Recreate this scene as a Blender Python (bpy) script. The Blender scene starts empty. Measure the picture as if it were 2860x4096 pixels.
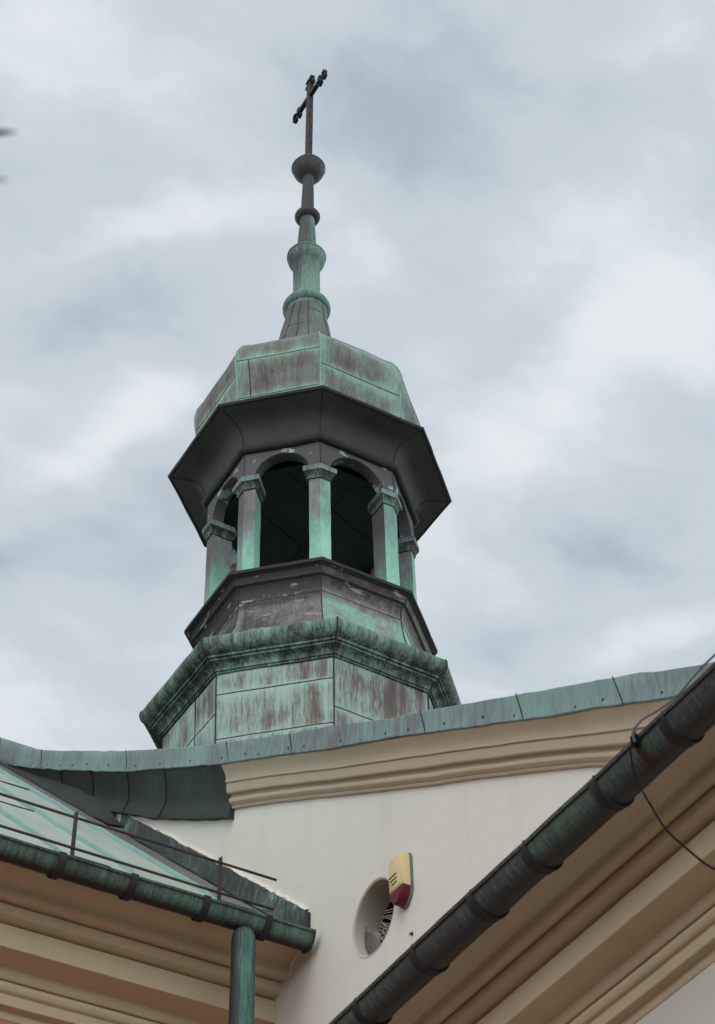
import bpy, bmesh, math, random
from mathutils import Vector, Matrix, noise
from mathutils.geometry import tessellate_polygon
R = math.radians
sc = bpy.context.scene
C = sc.collection
random.seed(7)

# ---------------------------------------------------------------- camera
S = 1.5                                   # metres per survey unit
def W(u, v, z): return Vector((S*u, S*v, 1.6 + S*z))
cd = bpy.data.cameras.new('camera'); cam = bpy.data.objects.new('camera', cd); C.objects.link(cam)
CR = Vector((.864192, -.502756, -.020226)); CU = Vector((-.34478, -.620965, .703939)); CF = Vector((.366469, .601364, .709973))
m = Matrix((CR, CU, -CF)).transposed().to_4x4(); m.translation = W(0, 0, 0)
cam.matrix_world = m
cd.sensor_fit = 'VERTICAL'; cd.sensor_height = 36; cd.sensor_width = 25.14
cd.lens = 7683.8/4096*36
cd.clip_start = .05; cd.clip_end = 5000
cd.dof.use_dof = True; cd.dof.focus_distance = 17.0; cd.dof.aperture_fstop = 8
sc.camera = cam

# ---------------------------------------------------------------- sky
def N(nt, typ, **kw):
    n = nt.nodes.new(typ)
    for k, v in kw.items(): setattr(n, k, v)
    return n
def link(nt, a, b): nt.links.new(a, b)
def mth(nt, op, a, b=None, c=None, clamp=False):
    n = N(nt, 'ShaderNodeMath', operation=op, use_clamp=clamp)
    for i, x in enumerate((a, b, c)):
        if x is None: continue
        if hasattr(x, 'is_output'): link(nt, x, n.inputs[i])
        else: n.inputs[i].default_value = x
    return n.outputs[0]
def vmth(nt, op, a, b=None):
    n = N(nt, 'ShaderNodeVectorMath', operation=op)
    for i, x in enumerate((a, b)):
        if x is None: continue
        if hasattr(x, 'is_output'): link(nt, x, n.inputs[i])
        else: n.inputs[i].default_value = x
    return n.outputs['Value'] if op in ('DOT_PRODUCT', 'LENGTH') else n.outputs[0]
SUN_EL, SUN_AZ = R(42), R(228)            # azimuth measured clockwise from +Y
sun_dir = Vector((math.sin(SUN_AZ)*math.cos(SUN_EL), math.cos(SUN_AZ)*math.cos(SUN_EL), math.sin(SUN_EL)))
BLOBS = [(0.60, 0.66, 4.0, -8.0, 10.5, 2.2, 0.30), (0.149, 0.588, 13.86, -12.385, 23.405, 18.982, 0.35), (0.364, 0.532, 8.631, -7.165, 13.944, 15.991, -0.45), (0.463, 0.417, 10.576, -14.234, 21.834, 16.615, 0.25), (0.221, 0.639, 10.061, -9.205, 21.486, 16.773, -0.05), (0.289, 0.685, 8.128, -6.536, 30.924, 28.503, 0.5), (0.401, 0.638, 10.659, -11.286, 25.686, 18.811, 0.3), (0.268, 0.789, 8.013, -5.873, 18.431, 16.698, -0.4), (0.326, 0.863, 7.807, -8.342, 31.748, 15.768, 0.55), (0.26, 0.866, 16.173, -12.946, 35.786, 25.973, 0.15), (0.337, 0.964, 10.353, -8.282, 21.538, 14.848, -0.35), (0.466, 0.639, 7.022, -24.7, 17.965, 0.728, -0.25), (0.504, 0.544, 3.708, -8.27, 24.175, 6.212, 0.35), (0.601, 0.581, 6.224, -15.147, 18.203, 3.113, 0.6), (0.543, 0.627, 6.974, -12.996, 37.613, 11.162, -0.3), (0.578, 0.717, 7.813, -11.64, 21.072, 8.176, 0.45), (0.711, 0.783, 8.343, -8.653, 13.363, 10.878, -0.45), (0.595, 0.82, 9.386, -11.326, 22.43, 11.161, 0.1), (0.795, 0.852, 8.382, -9.834, 23.462, 13.904, 0.45), (0.711, 0.904, 11.923, -12.853, 27.708, 16.785, -0.2), (0.444, 1.076, 8.274, -4.545, 11.175, 15.151, 0.15), (0.403, 1.174, 12.745, -5.536, 10.543, 19.2, 0.1), (0.484, 0.468, 8.235, -12.489, 29.729, 17.597, -0.15)]
world = bpy.data.worlds.new('World'); sc.world = world; world.use_nodes = True
nt = world.node_tree; nt.nodes.clear()
out = N(nt, 'ShaderNodeOutputWorld'); bg = N(nt, 'ShaderNodeBackground'); link(nt, bg.outputs[0], out.inputs[0])
bg.inputs[1].default_value = .1
sky = N(nt, 'ShaderNodeTexSky', sky_type='NISHITA', sun_disc=False, sun_elevation=SUN_EL, sun_rotation=SUN_AZ)
tc = N(nt, 'ShaderNodeTexCoord')
sep = N(nt, 'ShaderNodeSeparateXYZ'); link(nt, tc.outputs['Generated'], sep.inputs[0])
zc = mth(nt, 'MAXIMUM', sep.outputs[2], .06)
cx = mth(nt, 'DIVIDE', sep.outputs[0], zc); cy = mth(nt, 'DIVIDE', sep.outputs[1], zc)
comb = N(nt, 'ShaderNodeCombineXYZ'); link(nt, cx, comb.inputs[0]); link(nt, cy, comb.inputs[1])
Q = comb.outputs[0]
wn = N(nt, 'ShaderNodeTexNoise'); wn.inputs['Scale'].default_value = 9; wn.inputs['Detail'].default_value = 5; link(nt, Q, wn.inputs['Vector'])
warp = vmth(nt, 'SUBTRACT', wn.outputs['Color'], (.5, .5, .5))
wsc = N(nt, 'ShaderNodeVectorMath', operation='SCALE'); link(nt, warp, wsc.inputs[0]); wsc.inputs[3].default_value = .075
Qw = vmth(nt, 'ADD', Q, wsc.outputs[0])
mp = N(nt, 'ShaderNodeMapping'); mp.inputs['Rotation'].default_value = (0, 0, R(65)); mp.inputs['Scale'].default_value = (5.0, 8.0, 1); link(nt, Qw, mp.inputs[0])
cn = N(nt, 'ShaderNodeTexNoise'); cn.inputs['Scale'].default_value = 1.1; cn.inputs['Detail'].default_value = 9; cn.inputs['Roughness'].default_value = .52; link(nt, mp.outputs[0], cn.inputs['Vector'])
cl = mth(nt, 'MULTIPLY_ADD', cn.outputs[0], 1.5, -.22)
for (qx, qy, a, b, c, d, amp) in BLOBS:
    dv = vmth(nt, 'SUBTRACT', Qw, (qx, qy, 0))
    e1 = vmth(nt, 'DOT_PRODUCT', dv, (a, b, 0)); e2 = vmth(nt, 'DOT_PRODUCT', dv, (c, d, 0))
    r2 = mth(nt, 'ADD', mth(nt, 'MULTIPLY', e1, e1), mth(nt, 'MULTIPLY', e2, e2))
    g = mth(nt, 'EXPONENT', mth(nt, 'MULTIPLY', r2, -1.0))
    cl = mth(nt, 'MULTIPLY_ADD', g, amp*.78, cl)
ramp = N(nt, 'ShaderNodeValToRGB'); link(nt, cl, ramp.inputs[0])
cr_ = ramp.color_ramp; cr_.interpolation = 'EASE'
cr_.elements[0].position = .05; cr_.elements[0].color = (.432, .512, .575, 1)
cr_.elements[1].position = 1.0; cr_.elements[1].color = (.825, .866, .90, 1)
e = cr_.elements.new(.5); e.color = (.60, .675, .73, 1)
# an overcast sky is brighter round the veiled sun
sd = vmth(nt, 'DOT_PRODUCT', tc.outputs['Generated'], tuple(sun_dir))
glow = mth(nt, 'MULTIPLY', mth(nt, 'POWER', mth(nt, 'MAXIMUM', sd, 0.0), 4.0), .25)
hz = N(nt, 'ShaderNodeMapRange', interpolation_type='SMOOTHSTEP'); link(nt, sep.outputs[2], hz.inputs[0])   # pale horizon band, boosted out of view to light the shaded eaves fascias
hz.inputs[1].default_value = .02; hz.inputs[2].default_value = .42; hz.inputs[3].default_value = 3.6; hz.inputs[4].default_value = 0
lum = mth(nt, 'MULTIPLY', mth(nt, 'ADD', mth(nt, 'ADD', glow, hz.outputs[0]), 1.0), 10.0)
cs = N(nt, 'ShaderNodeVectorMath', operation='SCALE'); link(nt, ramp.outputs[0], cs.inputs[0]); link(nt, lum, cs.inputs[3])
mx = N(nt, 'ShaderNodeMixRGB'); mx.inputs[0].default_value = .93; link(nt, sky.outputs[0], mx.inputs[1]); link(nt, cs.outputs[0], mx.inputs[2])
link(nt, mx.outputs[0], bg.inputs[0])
# veiled sun
sl = bpy.data.lights.new('sun', 'SUN'); sl.energy = .75; sl.angle = R(30); sl.color = (1, .965, .91)
so = bpy.data.objects.new('sun', sl); C.objects.link(so); so.rotation_euler = sun_dir.to_track_quat('Z', 'Y').to_euler(); so.location = W(0, -10, 30)
vs = sc.view_settings; vs.view_transform = 'Standard'; vs.look = 'None'; vs.exposure = 0; vs.gamma = 1; vs.use_curve_mapping = False

# ---------------------------------------------------------------- materials
def newmat(name):
    ma = bpy.data.materials.new(name); ma.use_nodes = True
    return ma, ma.node_tree, ma.node_tree.nodes['Principled BSDF']
def coords(nt, scale, rot=(0, 0, 0), off=(0, 0, 0), face=False):
    t = N(nt, 'ShaderNodeTexCoord'); mp = N(nt, 'ShaderNodeMapping')
    mp.inputs['Scale'].default_value = scale; mp.inputs['Rotation'].default_value = rot; mp.inputs['Location'].default_value = off
    link(nt, t.outputs['Object'], mp.inputs[0])
    if face:
        at = N(nt, 'ShaderNodeAttribute', attribute_name='sheet'); cb = N(nt, 'ShaderNodeCombineXYZ')
        for i, k in enumerate((7.3, 3.1, 5.7)): link(nt, mth(nt, 'MULTIPLY', at.outputs['Fac'], k), cb.inputs[i])
        return vmth(nt, 'ADD', mp.outputs[0], cb.outputs[0]), t
    return mp.outputs[0], t
def noi(nt, vec, scale, detail=6, rough=.6, dist=0):
    n = N(nt, 'ShaderNodeTexNoise'); n.inputs['Scale'].default_value = scale; n.inputs['Detail'].default_value = detail
    n.inputs['Roughness'].default_value = rough; n.inputs['Distortion'].default_value = dist
    link(nt, vec, n.inputs['Vector']); return n.outputs[0]
def rampn(nt, fac, stops, interp='LINEAR'):
    r = N(nt, 'ShaderNodeValToRGB'); link(nt, fac, r.inputs[0]); cr = r.color_ramp; cr.interpolation = interp
    while len(cr.elements) < len(stops): cr.elements.new(.5)
    for e, (p, c) in zip(cr.elements, stops): e.position = p; e.color = (*c, 1)
    return r.outputs[0]
def mix(nt, f, a, b, mode='MIX'):
    n = N(nt, 'ShaderNodeMixRGB', blend_type=mode)
    for i, x in enumerate((f, a, b)):
        if hasattr(x, 'is_output'): link(nt, x, n.inputs[i])
        elif i == 0: n.inputs[0].default_value = x
        else: n.inputs[i].default_value = (*x, 1)
    return n.outputs[0]
def copper(name, stops, streak=(9, 9, .7), large=.9, wl=.45, ws=.55, contrast=1.6, shift=0, zgrad=None, wind=None,
           patch=None, speck=None, edge=None, rough=.66, bump=.25, seed=0, fine=(60, 60, 9), wf=.25):
    """weathered sheet copper: brown metal, green run-off streaks, optional pale flaked patches"""
    ma, nt, bs = newmat(name)
    v1, t = coords(nt, streak, off=(seed*3.1, seed*1.7, seed*2.3), face=edge is not None)
    v2, _ = coords(nt, (1, 1, 1), off=(seed*5.3, seed, -seed*2), face=edge is not None)
    v3, _ = coords(nt, fine, off=(seed, seed*2, 0))
    n1 = noi(nt, v1, 1, 10, .75); n2 = noi(nt, v2, large, 4, .55, .4); n3 = noi(nt, v3, 1, 3, .6)
    f = mth(nt, 'ADD', mth(nt, 'MULTIPLY', n1, ws), mth(nt, 'MULTIPLY', n2, wl))
    if edge:                                # verdigris creeps out from the lapped joints
        at = N(nt, 'ShaderNodeAttribute', attribute_name='edge'); f = mth(nt, 'MULTIPLY_ADD', at.outputs['Fac'], edge, f)
    f = mth(nt, 'MULTIPLY_ADD', mth(nt, 'SUBTRACT', n3, .5), wf, f)
    f = mth(nt, 'MULTIPLY_ADD', mth(nt, 'SUBTRACT', f, .5), contrast, .5 + shift)
    if zgrad:
        s = N(nt, 'ShaderNodeSeparateXYZ'); link(nt, t.outputs['Object'], s.inputs[0])
        mr = N(nt, 'ShaderNodeMapRange', interpolation_type='SMOOTHSTEP'); link(nt, s.outputs[2], mr.inputs[0])
        mr.inputs[1].default_value = zgrad[0]; mr.inputs[2].default_value = zgrad[1]; mr.inputs[3].default_value = zgrad[2]; mr.inputs[4].default_value = zgrad[3]
        f = mth(nt, 'ADD', f, mr.outputs[0])
    if wind:                                # rain side of the tower weathers greener
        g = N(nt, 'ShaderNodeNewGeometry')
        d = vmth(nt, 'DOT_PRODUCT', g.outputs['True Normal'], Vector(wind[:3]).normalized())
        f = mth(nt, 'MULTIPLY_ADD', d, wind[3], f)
    col = rampn(nt, f, stops)
    if patch:
        v4, _ = coords(nt, patch[2], off=(seed*7, 3, 1)); n4 = noi(nt, v4, 1, 8, .62)
        k = mth(nt, 'MULTIPLY', mth(nt, 'SUBTRACT', n4, patch[1]), 25, clamp=True)
        col = mix(nt, k, col, patch[0])
    if speck:
        v5, _ = coords(nt, (28, 28, 28)); n5 = noi(nt, v5, 1, 3, .5)
        k = mth(nt, 'MULTIPLY', mth(nt, 'SUBTRACT', n5, speck[1]), 18, clamp=True)
        col = mix(nt, k, col, speck[0])
    link(nt, col, bs.inputs['Base Color'])
    rr = mth(nt, 'MULTIPLY_ADD', f, .25, rough - .1); link(nt, rr, bs.inputs['Roughness'])
    bs.inputs['Specular IOR Level'].default_value = .2
    b = N(nt, 'ShaderNodeBump'); b.inputs['Strength'].default_value = bump; b.inputs['Distance'].default_value = .02
    v6, _ = coords(nt, (1, 1, 1), off=(seed, 0, seed)); hb = mth(nt, 'ADD', noi(nt, v6, 4.5, 4, .5), mth(nt, 'MULTIPLY', n1, .25))
    link(nt, hb, b.inputs['Height']); link(nt, b.outputs[0], bs.inputs['Normal'])
    return ma
BR = (.085, .068, .060); BK = (.022, .02, .019); GY = (.15, .145, .14)
DG = (.055, .098, .082); MG = (.15, .27, .215); LG = (.25, .42, .345); PG = (.36, .50, .44)
M = {}
M['drum'] = copper('drum_copper', [(.15, (.10, .078, .07)), (.42, (.165, .13, .115)), (.56, (.215, .235, .21)), (.74, (.285, .37, .32)), (.97, (.37, .46, .41))], streak=(8, 8, .42), large=1.6, wl=.38, ws=.62, contrast=3.2, shift=-.03, wind=(-.7, -.3, 0, .10), seed=1, edge=.12, patch=((.32, .34, .36), .70, (5, 5, 3)))
M['ring'] = copper('ring_copper', [(.1, BK), (.36, (.06, .066, .055)), (.56, (.11, .165, .13)), (.9, (.24, .345, .285))], streak=(12, 12, .5), large=1.4, wl=.3, ws=.7, contrast=2.5, shift=.01, seed=2, fine=(55, 55, .8), wf=.35, wind=(0, 0, 1, .16), bump=.08)
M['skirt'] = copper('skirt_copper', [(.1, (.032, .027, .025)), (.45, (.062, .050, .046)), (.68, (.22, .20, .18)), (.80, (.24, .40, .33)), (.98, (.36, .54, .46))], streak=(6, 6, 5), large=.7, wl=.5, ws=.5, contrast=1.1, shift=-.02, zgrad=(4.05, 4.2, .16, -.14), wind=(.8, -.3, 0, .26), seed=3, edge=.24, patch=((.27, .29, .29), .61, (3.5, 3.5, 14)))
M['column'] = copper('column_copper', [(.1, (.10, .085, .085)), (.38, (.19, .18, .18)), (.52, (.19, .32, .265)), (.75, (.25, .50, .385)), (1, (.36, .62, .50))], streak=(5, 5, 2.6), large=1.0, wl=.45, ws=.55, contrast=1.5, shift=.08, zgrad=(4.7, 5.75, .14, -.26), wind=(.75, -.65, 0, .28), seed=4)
M['capital'] = copper('capital_copper', [(.1, BK), (.4, (.075, .08, .075)), (.6, (.19, .26, .235)), (.95, (.34, .47, .42))], streak=(12, 12, 3), contrast=1.3, shift=0, wind=(.6, -.7, 0, .1), seed=5, bump=.1)
M['arcade'] = copper('arcade_copper', [(.1, (.055, .049, .049)), (.6, (.112, .10, .103)), (.85, (.18, .175, .18))], streak=(3, 3, 3), contrast=1.0, patch=((.33, .41, .39), .575, (4.2, 4.2, 4.8)), seed=6, bump=.4)
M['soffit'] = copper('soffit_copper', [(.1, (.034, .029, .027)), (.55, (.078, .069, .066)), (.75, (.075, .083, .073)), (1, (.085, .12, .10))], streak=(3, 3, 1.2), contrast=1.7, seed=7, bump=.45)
M['dome'] = copper('dome_copper', [(.10, (.075, .068, .062)), (.36, (.155, .135, .12)), (.52, (.165, .20, .165)), (.72, (.205, .295, .235)), (.97, (.29, .40, .335))], streak=(7, 7, .5), large=1.4, wl=.5, ws=.5, contrast=2.9, shift=-.08, edge=.24, wind=(.8, -.5, 0, .16), seed=8)
M['spire_green'] = copper('spire_green', [(.1, (.045, .05, .046)), (.35, (.10, .13, .115)), (.55, (.16, .25, .205)), (.9, (.23, .38, .31))], streak=(16, 16, .9), contrast=2.1, shift=.04, wind=(.8, -.3, 0, .18), seed=9)
M['spire_base'] = copper('spire_base_copper', [(.1, (.065, .058, .054)), (.4, (.12, .12, .113)), (.6, (.16, .19, .175)), (.85, (.21, .29, .25)), (1, (.28, .40, .34))], streak=(8, 8, 1.2), contrast=1.7, wind=(.8, -.3, 0, .15), seed=33)
M['spire_mid'] = copper('spire_mid', [(.1, (.055, .05, .05)), (.5, (.085, .085, .082)), (.7, (.13, .19, .16)), (.95, (.23, .40, .32))], streak=(12, 12, .9), contrast=1.6, wind=(.8, -.3, 0, .26), shift=.0, seed=10)
M['spire_dark'] = copper('spire_dark', [(.1, (.045, .042, .043)), (.65, (.075, .072, .073)), (.85, (.12, .16, .14)), (1, (.20, .36, .28))], streak=(10, 10, 1.5), contrast=1.2, wind=(.8, -.3, 0, .22), shift=-.05, seed=11)
M['ball'] = copper('ball_copper', [(.1, (.04, .037, .038)), (.5, (.07, .066, .066)), (.75, (.12, .13, .12)), (1, (.22, .33, .27))], streak=(14, 14, 2), contrast=2.0, wind=(.8, -.3, 0, .25), shift=-.02, seed=31)
M['iron'] = copper('wrought_iron', [(.2, (.012, .012, .014)), (.7, (.03, .027, .026)), (1, (.06, .048, .04))], streak=(9, 9, 9), rough=.5, seed=12)
M['mast'] = copper('mast_iron', [(.2, (.03, .027, .027)), (.6, (.062, .052, .05)), (1, (.10, .08, .07))], streak=(9, 9, 5), seed=13)
M['inside'] = copper('inside_shade_copper', [(.2, (.012, .016, .015)), (.7, (.022, .034, .03)), (1, (.035, .06, .05))], streak=(3, 3, 3), seed=14)  # shade inside the belfry put into a near-black copper colour
M['coping'] = copper('coping_copper', [(.1, (.12, .105, .10)), (.32, (.16, .165, .165)), (.55, (.19, .26, .25)), (.8, (.22, .33, .305)), (1, (.28, .42, .375))], streak=(18, 18, 2.0), large=1.0, wl=.42, ws=.58, contrast=2.2, shift=.0, seed=15)
M['cove'] = copper('cove_copper', [(.1, (.024, .022, .021)), (.45, (.036, .036, .034)), (.65, (.038, .056, .046)), (1, (.085, .14, .11))], streak=(2.5, 2.5, 1.5), contrast=2.0, seed=16, bump=.4)
M['flash'] = copper('flashing_copper', [(.1, (.028, .027, .026)), (.52, (.05, .054, .052)), (.68, (.10, .135, .125)), (.85, (.27, .42, .37)), (1, (.40, .55, .50))], streak=(13, 13, 1.6), contrast=2.0, shift=.04, seed=17)
M['roof'] = copper('roof_copper', [(.1, (.28, .28, .255)), (.4, (.335, .37, .315)), (.6, (.385, .44, .375)), (1, (.44, .52, .45))], streak=(4, .6, .6), large=.9, wl=.5, ws=.5, contrast=1.7, shift=.10, seed=18, bump=.15)
M['rib'] = copper('roof_rib_copper', [(.1, (.17, .23, .21)), (.5, (.24, .36, .33)), (1, (.32, .46, .42))], streak=(5, 5, 5), seed=19)
M['roof_dull'] = copper('roof_strip_copper', [(.1, (.10, .09, .085)), (.5, (.17, .165, .155)), (.8, (.23, .26, .235)), (1, (.32, .45, .39))], streak=(6, 1, 1), contrast=1.6, seed=20)
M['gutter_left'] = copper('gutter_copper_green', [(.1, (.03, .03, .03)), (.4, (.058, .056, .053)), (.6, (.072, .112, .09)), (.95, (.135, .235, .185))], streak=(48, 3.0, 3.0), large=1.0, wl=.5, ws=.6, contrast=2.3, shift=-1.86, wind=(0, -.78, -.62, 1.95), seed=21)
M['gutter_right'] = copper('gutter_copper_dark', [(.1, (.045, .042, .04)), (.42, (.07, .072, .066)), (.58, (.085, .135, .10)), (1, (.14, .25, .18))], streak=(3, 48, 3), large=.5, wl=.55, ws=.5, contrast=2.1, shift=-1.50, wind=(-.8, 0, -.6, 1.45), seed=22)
M['bracket'] = copper('bracket_iron', [(.2, (.022, .02, .02)), (.7, (.045, .04, .038)), (1, (.075, .07, .065))], streak=(9, 9, 9), seed=23)
M['rust'] = copper('rusty_iron', [(.2, (.04, .022, .016)), (.6, (.085, .040, .022)), (1, (.14, .065, .035))], streak=(9, 9, 9), rough=.8, seed=24)
M['rail'] = copper('rail_iron', [(.2, (.035, .024, .02)), (.6, (.075, .05, .042)), (1, (.12, .085, .07))], streak=(9, 9, 9), rough=.8, seed=25)
M['pipe'] = copper('downpipe_copper', [(.1, (.035, .036, .036)), (.4, (.06, .07, .067)), (.55, (.085, .20, .165)), (.8, (.13, .33, .265)), (1, (.22, .42, .36))], streak=(10, 10, .8), contrast=1.3, shift=-.42, wind=(.1, -1, 0, .50), seed=26, speck=((.25, .3, .3), .74))
M['seam'] = copper('seam_shadow_copper', [(.2, (.02, .022, .02)), (.7, (.04, .05, .045)), (1, (.08, .12, .10))], seed=27)

def stucco(name, col, var=.10, stain=(.30, .24, .18), amt=.25, bump=.15, streakz=.35, rough=.9):
    ma, nt, bs = newmat(name)
    v1, t = coords(nt, (1.6, 1.6, streakz)); v2, _ = coords(nt, (1, 1, 1))
    n1 = noi(nt, v1, 2.2, 6, .6); n2 = noi(nt, v2, .7, 4, .5); n3 = noi(nt, v2, 60, 4, .6); n4 = noi(nt, v2, 9, 5, .6)
    c0 = tuple(c*(1 - var) for c in col); c1 = tuple(min(1, c*(1 + var*.6)) for c in col)
    a = mix(nt, n2, c0, c1)
    k = mth(nt, 'MULTIPLY', mth(nt, 'SUBTRACT', n1, .52), 2.2, clamp=True)
    a = mix(nt, mth(nt, 'MULTIPLY', k, amt), a, stain)
    k2 = mth(nt, 'MULTIPLY', mth(nt, 'SUBTRACT', n4, .60), 3, clamp=True)
    a = mix(nt, mth(nt, 'MULTIPLY', k2, amt*.5), a, stain)
    link(nt, a, bs.inputs['Base Color']); bs.inputs['Roughness'].default_value = rough; bs.inputs['Specular IOR Level'].default_value = .2
    b = N(nt, 'ShaderNodeBump'); b.inputs['Strength'].default_value = bump; b.inputs['Distance'].default_value = .01
    h = mth(nt, 'ADD', mth(nt, 'MULTIPLY', n3, .35), mth(nt, 'MULTIPLY', noi(nt, v2, 3, 3, .5), 1.2))
    link(nt, h, b.inputs['Height']); link(nt, b.outputs[0], bs.inputs['Normal'])
    return ma
M['cream'] = stucco('cream_stucco', (.71, .665, .585), stain=(.50, .44, .36), amt=.45, var=.07, bump=.5, streakz=.22)
M['cream2'] = stucco('grey_cream_stucco', (.70, .64, .55), stain=(.50, .45, .38), amt=.2, var=.05)
M['tan'] = stucco('tan_stucco', (.47, .37, .265), stain=(.28, .2, .13), amt=.35, var=.08)
M['tan2'] = stucco('brown_stucco', (.62, .480, .330), stain=(.28, .20, .125), amt=.30, var=.08)
M['lining'] = stucco('niche_stucco', (.52, .455, .36), stain=(.35, .29, .21), amt=.4)
M['pink'] = stucco('salmon_stucco', (.50, .23, .175), stain=(.35, .16, .11), amt=.3)
M['paving'] = stucco('stone_paving', (.088, .080, .062), stain=(.055, .05, .04), amt=.5, bump=.3)
def plain(name, col, rough=.5, var=.12, sc_=14, dirt=None):
    ma, nt, bs = newmat(name); v, t = coords(nt, (1, 1, 1))
    n = noi(nt, v, sc_, 5, .6); a = mix(nt, n, tuple(c*(1 - var) for c in col), tuple(min(1, c*(1 + var)) for c in col))
    if dirt:
        k = mth(nt, 'MULTIPLY', mth(nt, 'SUBTRACT', noi(nt, v, dirt[1], 6, .65), dirt[2]), 6, clamp=True); a = mix(nt, k, a, dirt[0])
    link(nt, a, bs.inputs['Base Color']); bs.inputs['Roughness'].default_value = rough; bs.inputs['Specular IOR Level'].default_value = .15
    return ma
M['cable_grey'] = plain('cable_grey', (.17, .18, .19), .45)
M['cable_black'] = plain('cable_black', (.006, .006, .006), .9)
M['box_cream'] = plain('siren_cream_plastic', (.68, .53, .29), .45, .08, 9, dirt=((.45, .34, .19), 7, .60))
M['box_red'] = plain('siren_red_plastic', (.12, .016, .022), .3, .3, 22, dirt=((.42, .33, .28), 20, .68))
M['box_grey'] = plain('siren_backplate', (.16, .17, .18), .4)
M['black'] = plain('dark_void', (.004, .004, .004), .9)
M['spike_base'] = plain('spike_base_plastic', (.11, .115, .125), .5, .25, 25)
M['spike_wire'] = plain('spike_wire', (.40, .385, .37), .4)
M['leaf'] = plain('leaf_green', (.03, .05, .018), .5, .4, 6)
M['bark'] = plain('bark', (.09, .07, .05), .9, .4, 10)

# ---------------------------------------------------------------- mesh helpers (survey units in, metres out)
class MB:
    def __init__(s): s.v = []; s.f = []; s.m = []; s.sm = []
    def add(s, vs, fs, mi=0, smooth=True):
        o = len(s.v); s.v += [Vector(p) for p in vs]
        for f in fs: s.f.append([i + o for i in f]); s.m.append(mi); s.sm.append(smooth)
    def grid(s, rows, closed=False, mi=0, smooth=True, flip=False):
        n = len(rows[0]); vs = [p for r in rows for p in r]; fs = []
        for i in range(len(rows) - 1):
            for j in range(n if closed else n - 1):
                a = i*n + j; b = i*n + (j + 1) % n
                q = [a, b, b + n, a + n]; fs.append(q[::-1] if flip else q)
        s.add(vs, fs, mi, smooth)
    def fan(s, loop, mi=0): s.add(loop, [list(range(len(loop)))], mi, False)
    def box(s, c, h, mi=0, ax=None):
        c = Vector(c); ax = ax or (Vector((1, 0, 0)), Vector((0, 1, 0)), Vector((0, 0, 1)))
        P = [c + ax[0]*h[0]*i + ax[1]*h[1]*j + ax[2]*h[2]*k for i in (-1, 1) for j in (-1, 1) for k in (-1, 1)]
        s.add(P, [(0, 1, 3, 2), (4, 6, 7, 5), (0, 4, 5, 1), (2, 3, 7, 6), (0, 2, 6, 4), (1, 5, 7, 3)], mi, False)
    def tube(s, pts, r, n=8, mi=0, cap=True):
        pts = [Vector(p) for p in pts]; rs = r if isinstance(r, (list, tuple)) else [r]*len(pts); rows = []; up = Vector((.13, .2, 1))
        for i, p in enumerate(pts):
            d = (pts[min(i + 1, len(pts) - 1)] - pts[max(i - 1, 0)]).normalized()
            if abs(d.dot(up.normalized())) > .98: up = Vector((1, .1, 0))
            a = d.cross(up).normalized(); b = d.cross(a)
            rows.append([p + (a*math.cos(t) + b*math.sin(t))*rs[i] for t in [2*math.pi*k/n for k in range(n)]])
        s.grid(rows, True, mi)
        if cap: s.fan(rows[0][::-1], mi); s.fan(rows[-1], mi)
    def build(s, name, mats, parent=None, origin=None, sharp=35, jit=0, jsc=3.0):
        o0 = origin if origin is not None else (parent.matrix_world.translation if parent is not None else Vector((0, 0, 0)))
        if parent is not None: o0 = ORG[parent.name]
        me = bpy.data.meshes.new(name)
        vs = []
        for p in s.v:
            q = W(*p)
            if jit: q = q + (noise.noise_vector(q*jsc) + .4*noise.noise_vector(q*jsc*3.3))*jit
            vs.append(q - o0)
        me.from_pydata(vs, [], s.f); mats = mats if isinstance(mats, (list, tuple)) else [mats]
        for mm in mats: me.materials.append(mm)
        me.polygons.foreach_set('material_index', s.m); me.polygons.foreach_set('use_smooth', s.sm)
        me.update(); bm = bmesh.new(); bm.from_mesh(me); bmesh.ops.remove_doubles(bm, verts=bm.verts, dist=.0004)
        bm.to_mesh(me); bm.free(); me.set_sharp_from_angle(angle=R(sharp))
        ob = bpy.data.objects.new(name, me); C.objects.link(ob)
        if parent is not None: ob.parent = parent; ORG[ob.name] = o0
        else: ob.location = o0; ORG[ob.name] = o0
        return ob
ORG = {}
def sheets(ob, joints, rows_rz, low=False, reach=.10):
    """per-vertex data for sheet metal on the octagon: which sheet, and how near a lapped joint"""
    me = ob.data; a1 = me.attributes.new('edge', 'FLOAT', 'POINT'); a2 = me.attributes.new('sheet', 'FLOAT', 'POINT')
    for v in me.vertices:
        p = v.co + ORG[ob.name]; u_, v_, z = p.x/S - TU, p.y/S - TV, (p.z - 1.6)/S
        an = math.degrees(math.atan2(u_, -v_)) + 22.5          # 0..45 is side 0
        sd = int((an % 360)//45); t = (an % 45)/45
        js = sorted(joints.get(sd, [])); below = [j for j in js if j <= z]; above = [j for j in js if j > z]
        e_ = 0
        if above: e_ = max(e_, math.exp(-(above[0] - z)/(reach*.45)))
        if below: e_ = max(e_, .9*math.exp(-(z - below[-1])/(reach*.35)))
        e_ = max(e_, .55*math.exp(-min(t, 1 - t)/.05))
        a1.data[v.index].value = e_; a2.data[v.index].value = sd*1.37 + len(below)*.61
def densify(prof, step=.02):
    o = [prof[0]]
    for (r0, z0), (r1, z1) in zip(prof, prof[1:]):
        n = max(1, int(math.hypot(r1 - r0, z1 - z0)/step)); o += [(lerp(r0, r1, k/n), lerp(z0, z1, k/n)) for k in range(1, n + 1)]
    return o
def tag(o, label=None, cat=None, group=None, kind=None):
    for k, v in (('label', label), ('category', cat), ('group', group), ('kind', kind)):
        if v: o[k] = v
    return o
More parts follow.
